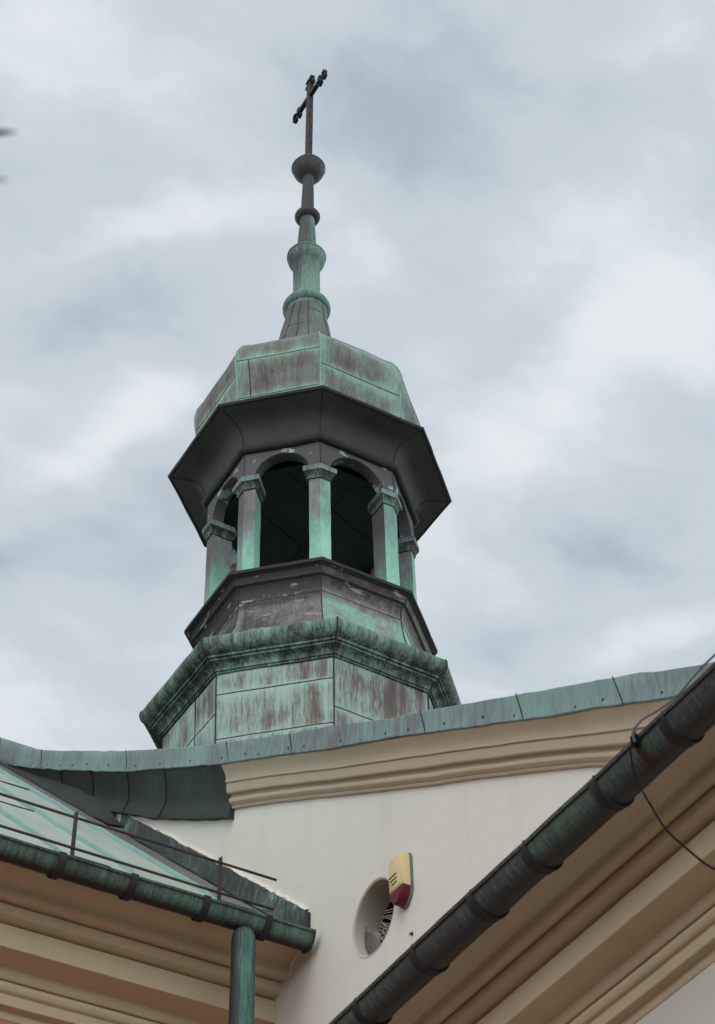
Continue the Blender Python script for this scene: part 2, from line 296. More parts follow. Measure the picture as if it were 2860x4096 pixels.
def thing(name, loc, label, cat, group=None):
    o = bpy.data.objects.new(name, None); C.objects.link(o); o.location = W(*loc); o.empty_display_size = .2
    ORG[o.name] = W(*loc); return tag(o, label, cat, group)
def lerp(a, b, t): return a + (b - a)*t
def interp(tab, x):
    tab = sorted(tab)
    if x <= tab[0][0]:
        (x0, y0), (x1, y1) = tab[0], tab[1]
    elif x >= tab[-1][0]:
        (x0, y0), (x1, y1) = tab[-2], tab[-1]
    else:
        for (x0, y0), (x1, y1) in zip(tab, tab[1:]):
            if x0 <= x <= x1: break
    return y0 + (y1 - y0)*(x - x0)/(x1 - x0)

# ---------------------------------------------------------------- ground
g = MB(); n = 12
g.grid([[(-400 + 800*i/n, -400 + 800*j/n, -1.0667) for i in range(n + 1)] for j in range(n + 1)])
tag(g.build('ground', M['paving']), 'grey stone paved church yard', 'ground', kind='structure')

# ================================================================= BELL TURRET
TU, TV = 4.9027, 8.7015
turret = thing('bell_turret', (TU, TV, 5.8), 'octagonal green copper bell turret with onion cap, open arches, tall spire and iron cross', 'bell turret')
def corners(Rr, low=False):
    a = .9239
    if low: b, c, d = .3693, .3805, .9412; rot = R(1.4535); ou, ov = -.01246, .00699
    else: b, c, d = .4175, .4016, .9837; rot = 0; ou = ov = 0
    P = [(a, -b), (a, b), (c, d), (-c, d), (-a, b), (-a, -b), (-c, -d), (c, -d)]   # (out of -v, along u)
    o = []
    for an, at in P:
        x, y = Rr*at, -Rr*an
        o.append((TU + ou + x*math.cos(rot) - y*math.sin(rot), TV + ov + x*math.sin(rot) + y*math.cos(rot)))
    return o
def oct_loop(Rr, z, low=False, sub=6):
    c = corners(Rr, low); L = []
    for i in range(8):
        a, b = c[i], c[(i + 1) % 8]
        for k in range(sub): L.append((lerp(a[0], b[0], k/sub), lerp(a[1], b[1], k/sub), z))
    return L
def oct_loft(mb, prof, low=False, sub=6, mi=0):
    mb.grid([oct_loop(r, z, low, sub) for r, z in prof], True, mi)
def seam_h(mb, prof_rz, side, low=False, w=.0045, proud=.003, t0=0, t1=1, mi=1, z2=None):
    """a lapped sheet joint: a thin lip lying across one face of the octagon"""
    r, z = prof_rz; c = corners(r + proud, low); a, b = c[side], c[(side + 1) % 8]
    c2 = corners(r - .01, low); a2, b2 = c2[side], c2[(side + 1) % 8]
    zb = z if z2 is None else z2
    n = 10; rows = [[], [], [], []]
    for k in range(n + 1):
        t = lerp(t0, t1, k/n); zz = lerp(z, zb, k/n)
        zz += .003*noise.noise(Vector((side*7.3 + t*4, z*3, 0)))
        p = (lerp(a[0], b[0], t), lerp(a[1], b[1], t)); q = (lerp(a2[0], b2[0], t), lerp(a2[1], b2[1], t))
        rows[0].append((*q, zz + w)); rows[1].append((*p, zz + w*.6)); rows[2].append((*p, zz - w*.6)); rows[3].append((*q, zz - w))
    mb.grid(rows, False, mi, True)
def seam_v(mb, prof, corner, low=False, r=.006, mi=1, side_t=None, proud=.002):
    pts = []
    for rr, z in prof:
        c = corners(rr + proud, low)
        if side_t is None: pts.append((*c[corner], z))
        else: a, b = c[corner], c[(corner + 1) % 8]; pts.append((lerp(a[0], b[0], side_t), lerp(a[1], b[1], side_t), z))
    mb.tube(pts, r, 6, mi)

# side numbering: side 0 faces the yard (right-front in the picture), side 7 is left-front, side 1 right, side 6 left
mb = MB(); dp = [(.935, 5.8), (.938, 6.6), (.936, 7.35), (.948, 7.69), (.952, 7.885)]
oct_loft(mb, dp[:2] + densify(dp[1:])[1:], True, 20)
for k in range(8): seam_v(mb, dp, k, True, .005)
DJ = ((7, 7.69), (7, 7.347), (6, 7.55), (6, 7.2), (0, 7.47), (1, 7.62), (1, 7.3))
for s_, zz in DJ:
    seam_h(mb, (interp([(z, r) for r, z in dp], zz), zz), s_, True)
seam_v(mb, dp, 6, True, .004, side_t=.62)
def jd(J, top): return {k: [z for s_, z in J if s_ == k] + [top] for k in range(8)}
sheets(mb.build('drum', [M['drum'], M['seam']], turret, jit=.006), jd(DJ, 7.88), dp, True)

mb = MB(); cp = [(.945, 7.850), (.966, 7.850), (.967, 7.862), (.978, 7.864), (.979, 7.876), (.984, 7.890), (.994, 7.902), (1.010, 7.910), (1.028, 7.913), (1.029, 7.926), (1.046, 7.928), (1.047, 7.944),
      (1.056, 7.946), (1.072, 7.953), (1.088, 7.966), (1.100, 7.985), (1.107, 8.008), (1.108, 8.030), (1.101, 8.055), (1.082, 8.074), (1.05, 8.085), (.80, 8.20)]
oct_loft(mb, cp, True, 10)
for k in range(8): seam_v(mb, cp[1:19], k, True, .006)
mb.build('drum_cornice', [M['ring'], M['seam']], turret, jit=.006, jsc=4, sharp=24)

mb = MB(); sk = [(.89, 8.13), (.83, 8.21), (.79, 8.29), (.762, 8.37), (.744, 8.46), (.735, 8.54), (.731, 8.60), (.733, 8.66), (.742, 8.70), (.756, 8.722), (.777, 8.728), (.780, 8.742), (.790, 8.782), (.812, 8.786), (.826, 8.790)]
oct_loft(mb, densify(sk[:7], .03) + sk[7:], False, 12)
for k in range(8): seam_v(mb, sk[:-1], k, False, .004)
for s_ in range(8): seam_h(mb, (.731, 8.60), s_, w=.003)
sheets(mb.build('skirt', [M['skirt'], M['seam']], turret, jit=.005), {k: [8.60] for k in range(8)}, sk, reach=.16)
mb = MB(); oct_loft(mb, [(.810, 8.787), (.829, 8.789), (.831, 8.812), (.822, 8.822), (.60, 8.86), (.02, 8.87)], False, 8)
mb.build('sill', M['bracket'], turret, jit=.005)

# columns, pentagonal and mitred on each corner
def offs(i, Rr, w, dep, e=0.0):
    """plan of the pier on corner i: outer corner, w along both sides, dep inward, grown outward by e"""
    c = corners(Rr); P = Vector(c[i]); A = Vector(c[i - 1]); B = Vector(c[(i + 1) % 8]); ctr = Vector((TU, TV))
    da = (A - P).normalized(); db = (B - P).normalized()
    na = Vector((da.y, -da.x)); na = na if na.dot(P - ctr) > 0 else -na
    nb = Vector((db.y, -db.x)); nb = nb if nb.dot(P - ctr) > 0 else -nb
    bis = (na + nb).normalized(); kx = e/bis.dot(na)
    out = P + bis*kx
    a1 = P + da*(w + e) + na*e; a2 = P + da*(w + e) - na*dep
    b1 = P + db*(w + e) + nb*e; b2 = P + db*(w + e) - nb*dep
    inn = P - bis*(dep/bis.dot(na))
    return [a2, a1, out, b1, b2, inn - bis*e]
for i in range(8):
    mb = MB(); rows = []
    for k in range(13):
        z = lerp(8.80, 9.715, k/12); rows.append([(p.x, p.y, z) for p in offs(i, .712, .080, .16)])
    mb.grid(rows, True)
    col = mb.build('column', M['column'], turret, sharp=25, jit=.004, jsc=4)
    mb = MB(); bell = [(.002, 9.692), (.009, 9.694), (.010, 9.706), (.006, 9.710), (.008, 9.722), (.014, 9.738), (.024, 9.752), (.028, 9.755)]; aba = [(.028, 9.755), (.035, 9.757), (.036, 9.800), (.032, 9.806), (0, 9.815)]
    for mi_, cpf in ((1, bell), (0, aba)): mb.grid([[(p.x, p.y, z) for p in offs(i, .712, .080, .16, e)] for e, z in cpf], True, mi_)
    mb.fan([(p.x, p.y, 9.815) for p in offs(i, .712, .080, .16, 0)])
    mb.build('capital', [M['capital'], M['ring']], col, sharp=25, jit=.004, jsc=6)

# arcade band with round arches
mb = MB(); Ra, zt, zs, wj, dep = .718, 10.075, 9.812, .080, .09
co = corners(Ra)
for i in range(8):
    A = Vector(co[i]); B = Vector(co[(i + 1) % 8]); d = (B - A); L = d.length; d.normalize(); nn = Vector((d.y, -d.x)); nn = nn if nn.dot(A - Vector((TU, TV))) > 0 else -nn
    r = L/2 - wj; hz = min(r, .205)
    xs = [0, wj*.5] + [L/2 - r*math.cos(math.pi*k/20) for k in range(21)] + [L - wj*.5, L]
    lo = [zs, zs] + [zs + hz*math.sin(math.pi*k/20) for k in range(21)] + [zs, zs]
    pt = lambda x, z, o=0: (A.x + d.x*x - nn.x*o, A.y + d.y*x - nn.y*o, z)
    mb.grid([[pt(x, z) for x, z in zip(xs, lo)], [pt(x, lerp(z, zt, .5)) for x, z in zip(xs, lo)], [pt(x, zt) for x in xs]])
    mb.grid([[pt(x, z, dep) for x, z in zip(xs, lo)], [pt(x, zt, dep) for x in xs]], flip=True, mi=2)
    mb.grid([[pt(x, z) for x, z in zip(xs, lo)], [pt(x, z, dep) for x, z in zip(xs, lo)]], flip=True)
for k in range(8): seam_v(mb, [(Ra, 9.82), (Ra, 10.06)], k, False, .003)
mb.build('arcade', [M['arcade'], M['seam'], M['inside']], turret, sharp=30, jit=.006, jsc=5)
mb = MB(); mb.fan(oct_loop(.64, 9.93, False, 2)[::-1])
for k, o_ in ((0, -.22), (0, .20), (2, -.05)):
    d = Vector((math.cos(R(20 + 35*k)), math.sin(R(20 + 35*k)), 0)); nrm_ = Vector((-d.y, d.x, 0))
    mb.box(Vector((TU, TV, 9.927 - .001*k)) + nrm_*o_, (.52, .003, .003), 0, (d, nrm_, Vector((0, 0, 1))))
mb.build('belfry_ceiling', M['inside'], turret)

mb = MB(); oct_loft(mb, [(.735 + .029*math.cos(t), 10.082 + .029*math.sin(t)) for t in [2*math.pi*k/12 for k in range(13)]], False, 8)
mb.build('astragal', M['bracket'], turret, jit=.006, jsc=5)
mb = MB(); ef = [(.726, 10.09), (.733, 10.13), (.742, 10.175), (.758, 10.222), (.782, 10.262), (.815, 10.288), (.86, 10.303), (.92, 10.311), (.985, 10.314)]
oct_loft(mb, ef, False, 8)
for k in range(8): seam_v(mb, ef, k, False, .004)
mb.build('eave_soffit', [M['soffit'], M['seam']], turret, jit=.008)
mb = MB(); oct_loft(mb, [(.975, 10.314), (1.000, 10.310), (1.007, 10.322), (1.004, 10.337), (.985, 10.345)], False, 8)
mb.build('eave_edge', M['bracket'], turret, jit=.006)
mb = MB(); dm = [(1.0, 10.338), (.93, 10.378), (.865, 10.43), (.82, 10.495), (.803, 10.575), (.806, 10.66), (.818, 10.76), (.832, 10.86), (.842, 10.95), (.839, 11.02), (.826, 11.09), (.800, 11.155), (.765, 11.22), (.70, 11.295),
      (.60, 11.375), (.48, 11.47), (.38, 11.57), (.31, 11.68), (.268, 11.80)]
oct_loft(mb, densify(dm), False, 20)
for k in range(8): seam_v(mb, dm, k, False, .0075, mi=2, proud=.001)
rz = lambda z: (interp([(zz, rr) for rr, zz in dm], z), z)
OJ = ((7, 10.96), (7, 10.582), (0, 11.215), (0, 10.80), (6, 10.83), (1, 10.99), (1, 10.62), (5, 10.9), (2, 10.9), (3, 10.7), (4, 10.95))
for s_, zz in OJ: seam_h(mb, rz(zz), s_, w=.0045)
seam_v(mb, [rz(10.59), rz(10.75), rz(10.95)], 7, False, .0035, side_t=.15)
sheets(mb.build('dome', [M['dome'], M['seam'], M['rib']], turret, jit=.008), jd(OJ, 11.30), dm)

# spire (it leans a little)
def lean(z):
    dx = interp([(11, -.033), (12.15, -.038), (12.4, -.031), (13.1, -.031), (13.75, -.022), (14.45, -.011), (14.7, -.008), (15.65, .004), (16, .012)], z)
    return dx*.864, dx*-.503
def lathe(mb, prof, n=28, mi=0):
    rows = []
    for r, z in prof:
        du, dv = lean(z); rows.append([(TU + du + r*math.cos(2*math.pi*k/n), TV + dv + r*math.sin(2*math.pi*k/n), z) for k in range(n)])
    mb.grid(rows, True, mi)
mb = MB()
rows = []
for t, (r, z) in enumerate([(.272, 11.76), (.235, 11.90), (.208, 12.03), (.190, 12.15), (.176, 12.26), (.166, 12.345), (.163, 12.42)]):
    du, dv = lean(z); k_ = t/6; ol = corners(r*1.04)
    pts = []
    for k in range(32):
        s_ = k // 4; a, b = ol[s_], ol[(s_ + 1) % 8]; o = Vector((lerp(a[0], b[0], (k % 4)/4) - TU, lerp(a[1], b[1], (k % 4)/4) - TV))
        o = o.lerp(o.normalized()*r, k_); pts.append((TU + du + o.x, TV + dv + o.y, z))
    rows.append(pts)
mb.grid(rows, True)
for k in (0, 12, 28, 30, 4, 8): mb.tube([Vector(r_[k]) + Vector((0, -.001, 0)) for r_ in rows], .003, 5, 1)
for k0, k1, ri in ((28, 31, 2), (0, 3, 4), (24, 28, 1), (4, 8, 3)):
    mb.tube([Vector(rows[ri][k % 32]) for k in range(k0, k1 + 1)], .003, 5, 1)
mb.build('spire_base', [M['spire_base'], M['seam']], turret, jit=.004, jsc=5)
def part_lathe(name, prof, mat):
    b = MB(); lathe(b, prof); return b.build(name, mat, turret, sharp=40, jit=.0025, jsc=6)
def bead(r0, R_, zc, h, k=9): return [(r0 + (R_ - r0)*math.cos(t), zc + h*math.sin(t)) for t in [-math.pi/2 + math.pi*i/k for i in range(k + 1)]]
part_lathe('collar', [(.150, 12.36), (.165, 12.366), (.172, 12.380), (.170, 12.396), (.176, 12.402)] + bead(.165, .200, 12.452, .047) + [(.160, 12.503), (.150, 12.508), (.148, 12.522), (.136, 12.532), (.124, 12.56), (.116, 12.61)], M['spire_green'])
part_lathe('spire_shaft', [(.116, 12.59), (.113, 12.75), (.113, 12.90), (.115, 13.02)], M['spire_green'])
part_lathe('collar', [(.110, 13.000), (.119, 13.01), (.121, 13.022), (.116, 13.032), (.124, 13.045), (.143, 13.066), (.156, 13.095), (.162, 13.13), (.162, 13.142), (.168, 13.145), (.168, 13.160), (.160, 13.163), (.150, 13.172), (.088, 13.20)], M['spire_green'])
part_lathe('spire_shaft', [(.088, 13.19), (.077, 13.42), (.066, 13.66), (.064, 13.72)], M['spire_mid'])
part_lathe('collar', bead(.06, .112, 13.735, .046, 11), M['spire_dark'])
part_lathe('spire_shaft', [(.059, 13.76), (.055, 14.0), (.050, 14.25), (.047, 14.36)], M['spire_dark'])
ball = part_lathe('ball', [(.04, 14.318)] + [(.143*math.cos(t), 14.452 + .138*math.sin(t)) for t in [R(-72 + 8*i) for i in range(9)]] + [(.150, 14.458), (.154, 14.466), (.152, 14.476), (.141, 14.480)] + [(.138*math.cos(t), 14.47 + .130*math.sin(t)) for t in [R(6 + 8*i) for i in range(10)]] + [(.02, 14.602)], M['ball'])

# cross: mast, arm, wrought scrolls at the three ends
cross_m = MB()
def cp_(dv, z): du, dvv = lean(z); return Vector((TU + du, TV + dvv + dv, z))
rows = []
for z in (14.58, 14.9, 15.2, 15.5, 15.75, 15.865):
    c = cp_(0, z); a = .024; rows.append([c + Vector((i*a, j*a, 0)) for i, j in ((-1, -1), (1, -1), (1, 1), (-1, 1))])
cross_m.grid(rows, True, 0, False); cross_m.fan(rows[-1])
for z, du in ((15.0, -.01), (15.12, .01), (15.3, -.012), (14.85, .008), (15.45, 0)): cross_m.box(cp_(-.025, z) + Vector((du, 0, 0)), (.006, .006, .008), 1)
cross = cross_m.build('cross', [M['mast'], M['iron']], turret, jit=.003, jsc=7)
b = MB(); c = cp_(0, 15.645); b.box(c + Vector((-.004, 0, 0)), (.019, .225, .020)); b.build('cross_arm', M['iron'], cross, jit=.002)
def scroll(ctr, ax, side):
    """two curls opening outwards: one at the tip, one set back"""
    b = MB(); nrm = Vector((1, 0, 0)); sx = nrm.cross(ax).normalized()*side
    for (along, out, rr, a0, a1) in ((.030, .030, .033, 205, -75), (-.046, .042, .031, 160, -110)):
        pts = []
        for k in range(15):
            t = R(lerp(a0, a1, k/14)); rad = rr*(1 - .25*k/14)
            pts.append(ctr + ax*(along + rad*math.sin(t)*1.0) + sx*(out - rad*math.cos(t)*-1.0 - rr*.0))
        hw, th = .017, .0045; rws = []
        for i, p in enumerate(pts):
            d = (pts[min(i + 1, 14)] - pts[max(i - 1, 0)]).normalized(); q = nrm.cross(d)
            rws.append([p + nrm*hw + q*th, p - nrm*hw + q*th, p - nrm*hw - q*th, p + nrm*hw - q*th])
        b.grid(rws, True, 0, False); b.fan(rws[0][::-1]); b.fan(rws[-1])
    return b
for ctr, ax in ((cp_(0, 15.895), Vector((0, 0, 1))), (cp_(.245, 15.645), Vector((0, 1, 0))), (cp_(-.245, 15.645), Vector((0, -1, 0)))):
    for sd_ in (1, -1): scroll(ctr, ax, sd_).build('scroll', M['iron'], cross)

# ================================================================= GABLE WALL
TT = [(10.805, 8.868), (10.435, 8.563), (10.089, 8.283), (9.77, 8.051), (9.47, 7.842), (8.915, 7.459), (8.459, 7.142), (7.954, 6.808), (7.435, 6.467), (7.094, 6.257), (6.463, 5.865), (5.939, 5.557), (5.489, 5.271), (5.237, 5.127), (4.92, 4.945), (4.566, 4.731), (4.347, 4.602), (4.171, 4.498), (3.995, 4.392), (3.859, 4.314), (3.73, 4.23), (3.585, 4.139), (3.479, 4.078), (2.6, 3.56), (13, 10.65)]
TC = [(10.714, 8.592), (10.359, 8.322), (10.024, 8.072), (9.417, 7.648), (8.87, 7.27), (8.517, 7.025), (7.923, 6.642), (7.51, 6.38), (7.147, 6.149), (6.471, 5.744), (5.968, 5.436), (5.317, 5.059), (4.926, 4.818), (4.633, 4.645), (4.405, 4.503), (4.052, 4.299), (3.786, 4.139), (3.64, 4.051), (3.497, 3.968), (2.6, 3.45), (13, 10.39)]
TB = [(7.205, 5.945), (6.708, 5.664), (6.215, 5.372), (5.726, 5.085), (5.359, 4.87), (5.062, 4.702), (4.762, 4.526), (4.485, 4.363), (4.338, 4.275), (4.231, 4.203), (4.018, 4.068), (2.6, 3.22), (13, 9.6)]
TB2 = [(8.514, 6.747), (8.351, 6.633), (8.17, 6.494), (7.872, 6.301), (7.571, 6.104), (7.128, 5.832), (12.9, 9.90)]
WU = 3.6
TT = [(a*3.505/3.465, b*3.505/3.465) for a, b in TT]; TC = [(a*3.505/3.46, b*3.505/3.46) for a, b in TC]; TB2 = [(a*3.57/3.55, b*3.57/3.55) for a, b in TB2]
gable = thing('gable_wall', (WU, 7, -1.0667), 'cream stuccoed gable wall with round niche, tan moulded cornice and green copper coping', 'wall')
VS = [2.6 + 10.2*k/136 for k in range(137)]
VSPLIT = 7.205
# wall slab with round niche
OC, OZ, OR = 5.872, 4.527, .166
mb = MB()
outer = [(2.6, -1.0667), (12.8, -1.0667)] + [(v, interp(TC, v) - .06) for v in reversed(VS)]
hole = [(OC + OR*math.cos(2*math.pi*k/48), OZ + OR*1.0*math.sin(2*math.pi*k/48)) for k in range(48)]
allp = outer + hole
tr = tessellate_polygon([[Vector((a, b, 0)) for a, b in outer], [Vector((a, b, 0)) for a, b in hole]])
fr = [(WU, a, b) for a, b in allp]
def face_dir(t):
    a, b, c = [Vector(fr[i]) for i in t]; return t if (b - a).cross(c - a).x < 0 else t[::-1]
mb.add(fr, [face_dir(list(t)) for t in tr], 0, False)
bo = [(WU + .42, a, b) for a, b in outer]; mb.fan(bo[::-1])
n = len(outer); mb.add([fr[i] for i in range(n)] + bo, [(i, (i + 1) % n, n + (i + 1) % n, n + i) for i in range(n)], 0, False)
mb.build('wall', M['cream'], gable)
# niche lining and its dark back opening
mb = MB(); rws = []
for u_, rr in ((WU - .003, OR + .006), (WU + .004, OR - .002), (WU + .012, OR - .003), (WU + .06, OR - .003), (WU + .125, OR - .003)): rws.append([(u_, OC + rr*math.cos(2*math.pi*k/48), OZ + rr*math.sin(2*math.pi*k/48)) for k in range(48)])
mb.grid(rws, True)
mb.build('niche_lining', M['lining'], gable)
mb = MB(); mb.grid([[(u_, OC + (OR - .004)*math.cos(2*math.pi*k/48), OZ + (OR - .004)*math.sin(2*math.pi*k/48)) for k in range(48)] for u_ in (WU + .125, WU + .40)], True)
mb.fan([(WU + .40, OC + OR*math.cos(2*math.pi*k/48), OZ + OR*math.sin(2*math.pi*k/48)) for k in range(48)])
mb.build('niche_opening', M['black'], gable)
# stucco cornice
prof = [(0, .0), (.012, .020), (.05, .026), (.075, .020), (.10, .034), (.15, .048), (.20, .050), (.25, .040), (.285, .030), (.30, .030), (.325, .034), (.335, .066), (.36, .072), (.52, .078), (.545, .080), (.555, .074), (.575, .074), (.585, .088), (.615, .090), (.635, .084), (.70, .086), (.78, .094), (.86, .108), (.93, .124), (.955, .130), (.99, .130), (1.02, .10)]
mb = MB(); rws = []
vsm = [v for v in VS if v < VSPLIT - .03] + [VSPLIT]
for s_, o in prof:
    row = []
    for v in vsm:
        zb = interp(TB, v); zc = interp(TC, v)
        row.append((WU - o*.65 - .002, v, lerp(zb, zc, s_) + .002*noise.noise(Vector((v*3, s_*4, 1.3)))))
    rws.append(row)
mb.grid(rws); mb.add([r_[-1] for r_ in rws] + [(WU + .02, VSPLIT, r_[-1][2]) for r_ in rws], [(i, i + 1, len(rws) + i + 1, len(rws) + i) for i in range(len(rws) - 1)], 0, False)
mb.build('cornice', M['tan'], gable, sharp=24, jit=.003, jsc=3)
# copper clad cove, where the cornice is hidden under sheet metal
prof2 = [(-.01, .0), (-.005, .045), (.0, .056), (.06, .055), (.14, .048), (.22, .040), (.30, .036), (.38, .038), (.48, .046), (.60, .060), (.72, .078), (.84, .100), (.95, .122), (1.01, .13)]
mb = MB(); rws = []
vsc = [VSPLIT + .0] + [v for v in VS if v > VSPLIT + .03]
for s_, o in prof2:
    rws.append([(WU - o*.65, v, lerp(interp(TB2, v), interp(TC, v), s_) + (.006*noise.noise(Vector((v*9, 0, 4))) if s_ < .05 else 0)) for v in vsc])
mb.grid(rws); mb.add([r_[0] for r_ in rws] + [(WU + .02, VSPLIT, r_[0][2]) for r_ in rws], [(i, len(rws) + i, len(rws) + i + 1, i + 1) for i in range(len(rws) - 1)], 0, False)
for v in (7.93, 8.47, 9.05, 9.6):
    mb.tube([(WU - o*.65 - .002, v + .14*(1 - s_), lerp(interp(TB2, v + .14*(1 - s_)), interp(TC, v + .14*(1 - s_)), s_)) for s_, o in prof2[2:]], .006, 5, 1)
mb.build('copper_cove', [M['cove'], M['seam']], gable, sharp=40, jit=.008, jsc=3)
# copper coping
mb = MB(); rws = []
vsf = [2.6 + 10.2*k/300 for k in range(301)]
for s_, o in ((-.02, .105), (-.03, .142), (0, .146), (.25, .140), (.6, .138), (.95, .136), (1.0, .128), (1.06, .08), (1.1, -.2), (1.0, -.46)):
    rws.append([(WU - o*(.68 if o > 0 else 1), v, lerp(interp(TC, v), interp(TT, v), s_) + (.004*noise.noise(Vector((v*11, 2, 0))) if s_ < .1 else .003*noise.noise(Vector((v*6, 5, 0))))) for v in vsf])
mb.grid(rws)
for v in (9.967, 8.47, 7.116, 6.434, 5.27, 4.596, 4.017, 3.4, 10.9):
    mb.tube([(WU - .098, v - .02, interp(TC, v - .02) - .004), (WU - .0955, v, lerp(interp(TC, v), interp(TT, v), .5)), (WU - .0935, v + .02, interp(TT, v + .02) + .002)], .0028, 5, 1)
rn = random.Random(3)
v = 3.5
while v < 11:
    k = lerp(.12, .3, rn.random()); z = lerp(interp(TC, v), interp(TT, v), k)
    mb.box((WU - .096, v, z), (.003, .0045, .0045), 1); v += lerp(.14, .42, rn.random())
mb.build('coping', [M['coping'], M['seam']], gable, sharp=40, jit=.006, jsc=3.5)
# nave roof behind the gable
mb = MB(); mb.grid([[(u_, v, interp(TT, v) - .22) for v in VS[::4]] for u_ in (WU + .40, 5, 7, 9)], flip=True)
mb.build('nave_roof', M['roof'], gable)
# small iron hook in the wall
mb = MB(); mb.tube([(WU + .01, 5.576, 4.274), (WU - .012, 5.576, 4.276), (WU - .014, 5.576, 4.268)], .0035, 6); mb.box((WU - .002, 5.576, 4.276), (.003, .005, .007))
mb.build('wall_hook', M['bracket'], gable)

# ================================================================= LEFT WING
wing = thing('church_wing', (0, 7, -1.0667), 'church wing on the left with pale green copper roof, brown moulded eaves and downpipe', 'building')
U0, U1 = -7.0, WU - .004
EP = [(7.06, 4.300), (6.990, 4.300), (6.985, 4.307), (6.981, 4.322), (6.977, 4.331), (6.931, 4.332), (6.929, 4.336), (6.929, 4.379), (6.925, 4.3825), (6.914, 4.383), (6.905, 4.388), (6.897, 4.400), (6.896, 4.412), (6.902, 4.422), (6.918, 4.424), (6.918, 4.431), (6.900, 4.432), (6.893, 4.438), (6.884, 4.452), (6.876, 4.471), (6.870, 4.473),
      (6.733, 4.474), (6.731, 4.477), (6.731, 4.579), (6.733, 4.582), (6.750, 4.584), (6.750, 4.591), (6.722, 4.591), (6.702, 4.592), (6.684, 4.597), (6.670, 4.607), (6.662, 4.619), (6.659, 4.630), (6.676, 4.633), (6.676, 4.641), (6.646, 4.640), (6.628, 4.638), (6.613, 4.643), (6.603, 4.653), (6.598, 4.667), (6.594, 4.682), (6.583, 4.693), (6.565, 4.697), (6.50, 4.715), (6.47, 4.745), (6.99, 5.0)]
us = [U0 + (U1 - U0)*k/60 for k in range(61)]
mb = MB(); mb.grid([[(u_, v, z) for u_ in us] for v, z in EP], flip=True); mb.build('cornice', M['tan2'], wing, sharp=15, jit=.0016, jsc=3)
mb = MB(); mb.grid([[(u_, 6.995, z) for u_ in us] for z in (-1.0667, 1, 3, 4.320)]); mb.grid([[(u_, 7.3, z) for u_ in (U0, U1)] for z in (-1.0667, 4.9)], flip=True); mb.build('wall', M['pink'], wing)
mb = MB(); mb.add([(U0, 7.0, -1.0667), (U0, 7.0, 4.9), (U0, 12.5, 4.9), (U0, 12.5, -1.0667)], [(0, 1, 2, 3)], 0, False); mb.build('end_wall', M['cream'], wing)
RZ = lambda v: .89*v - .97
mb = MB(); vr = [6.385 + (12.2 - 6.385)*k/50 for k in range(51)]
ur = [U0 + (3.26 - U0)*k/60 for k in range(61)]
mb.grid([[(u_, v, RZ(v)) for u_ in ur] for v in vr], mi=0)
mb.grid([[(u_, v, RZ(v) - .001 + (.06*max(0, (t - .5)*2)**2)*min(1, max(0, (v - 8.3)/.5))) for t, u_ in [(k/6, lerp(3.26, WU - .004, k/6)) for k in range(7)]] for v in vr], mi=2)
mb.grid([[(u_, 6.385, RZ(6.385) - d_) for u_ in (U0, U1)] for d_ in (0, .03)], mi=3); mb.grid([[(u_, 6.385 + d_, RZ(6.385) - .03) for u_ in (U0, U1)] for d_ in (0, .05)], mi=3)
for u_, v0 in [(3.262, 6.64), (2.870, 6.60), (2.492, 6.66), (2.10, 6.60), (1.72, 6.62), (1.33, 6.6), (.95, 6.6), (.57, 6.6), (.19, 6.6), (-.2, 6.6), (-.6, 6.6)]:
    a_ = []
    for k in range(30):
        v = lerp(v0, 12.1, k/29); h = .024 if k > 0 else .004
        c = Vector((u_ + .004*noise.noise(Vector((v*2, u_, 0))), v, RZ(v))); up = Vector((0, -.665, .747))
        a_.append([c + Vector((-.013, 0, 0)), c + Vector((-.008, 0, 0)) + up*h*.8, c + up*h, c + Vector((.008, 0, 0)) + up*h*.8, c + Vector((.013, 0, 0))])
    mb.grid(a_, mi=1)
    mb.tube([(u_, v0, RZ(v0) + .006), (u_ + .012, v0 - .09, RZ(v0 - .09) + .005), (u_ + .035, v0 - .17, RZ(v0 - .17) + .004)], .007, 5, 3)
for u0_, u1_, v in ((2.90, 3.24, 9.37), (2.51, 2.85, 8.12), (2.12, 2.47, 9.0), (1.74, 2.08, 8.3), (1.35, 1.7, 9.2)):
    mb.tube([(lerp(u0_, u1_, k/6), v, RZ(v) + .003) for k in range(7)], .006, 5, 3)
mb.build('roof', [M['roof'], M['rib'], M['roof_dull'], M['seam']], wing, sharp=40, jit=.006, jsc=2.2)
# flashing that climbs the gable wall, ragged where the plaster was cut back
mb = MB(); rows = [[], [], [], [], []]; rn = random.Random(9)
for k in range(121):
    v = lerp(6.41, 8.66, k/120); z = RZ(v); rag = .012*noise.noise(Vector((v*7, 0, 0))) + .008*noise.noise(Vector((v*31, 0, 2)))
    top = z + .120 + rag
    rows[0].append((WU - .075, v, z + .010)); rows[1].append((WU - .030, v, z + .014)); rows[2].append((WU - .022 + .004*noise.noise(Vector((v*9, 3, 0))), v, z + .075)); rows[3].append((WU - .016 + .006*noise.noise(Vector((v*13, 5, 0))), v, top)); rows[4].append((WU + .002, v, top + .006))
mb.grid(rows); mb.add([r_[0] for r_ in rows] + [(WU, 6.41, r_[0][2]) for r_ in rows], [(i, i + 1, 6 + i, 5 + i) for i in range(4)], 1, False)
fl = mb.build('flashing', [M['flash'], M['seam']], wing, jit=.004, jsc=5)
mb = MB(); r_a = []; r_b = []; r_c = []
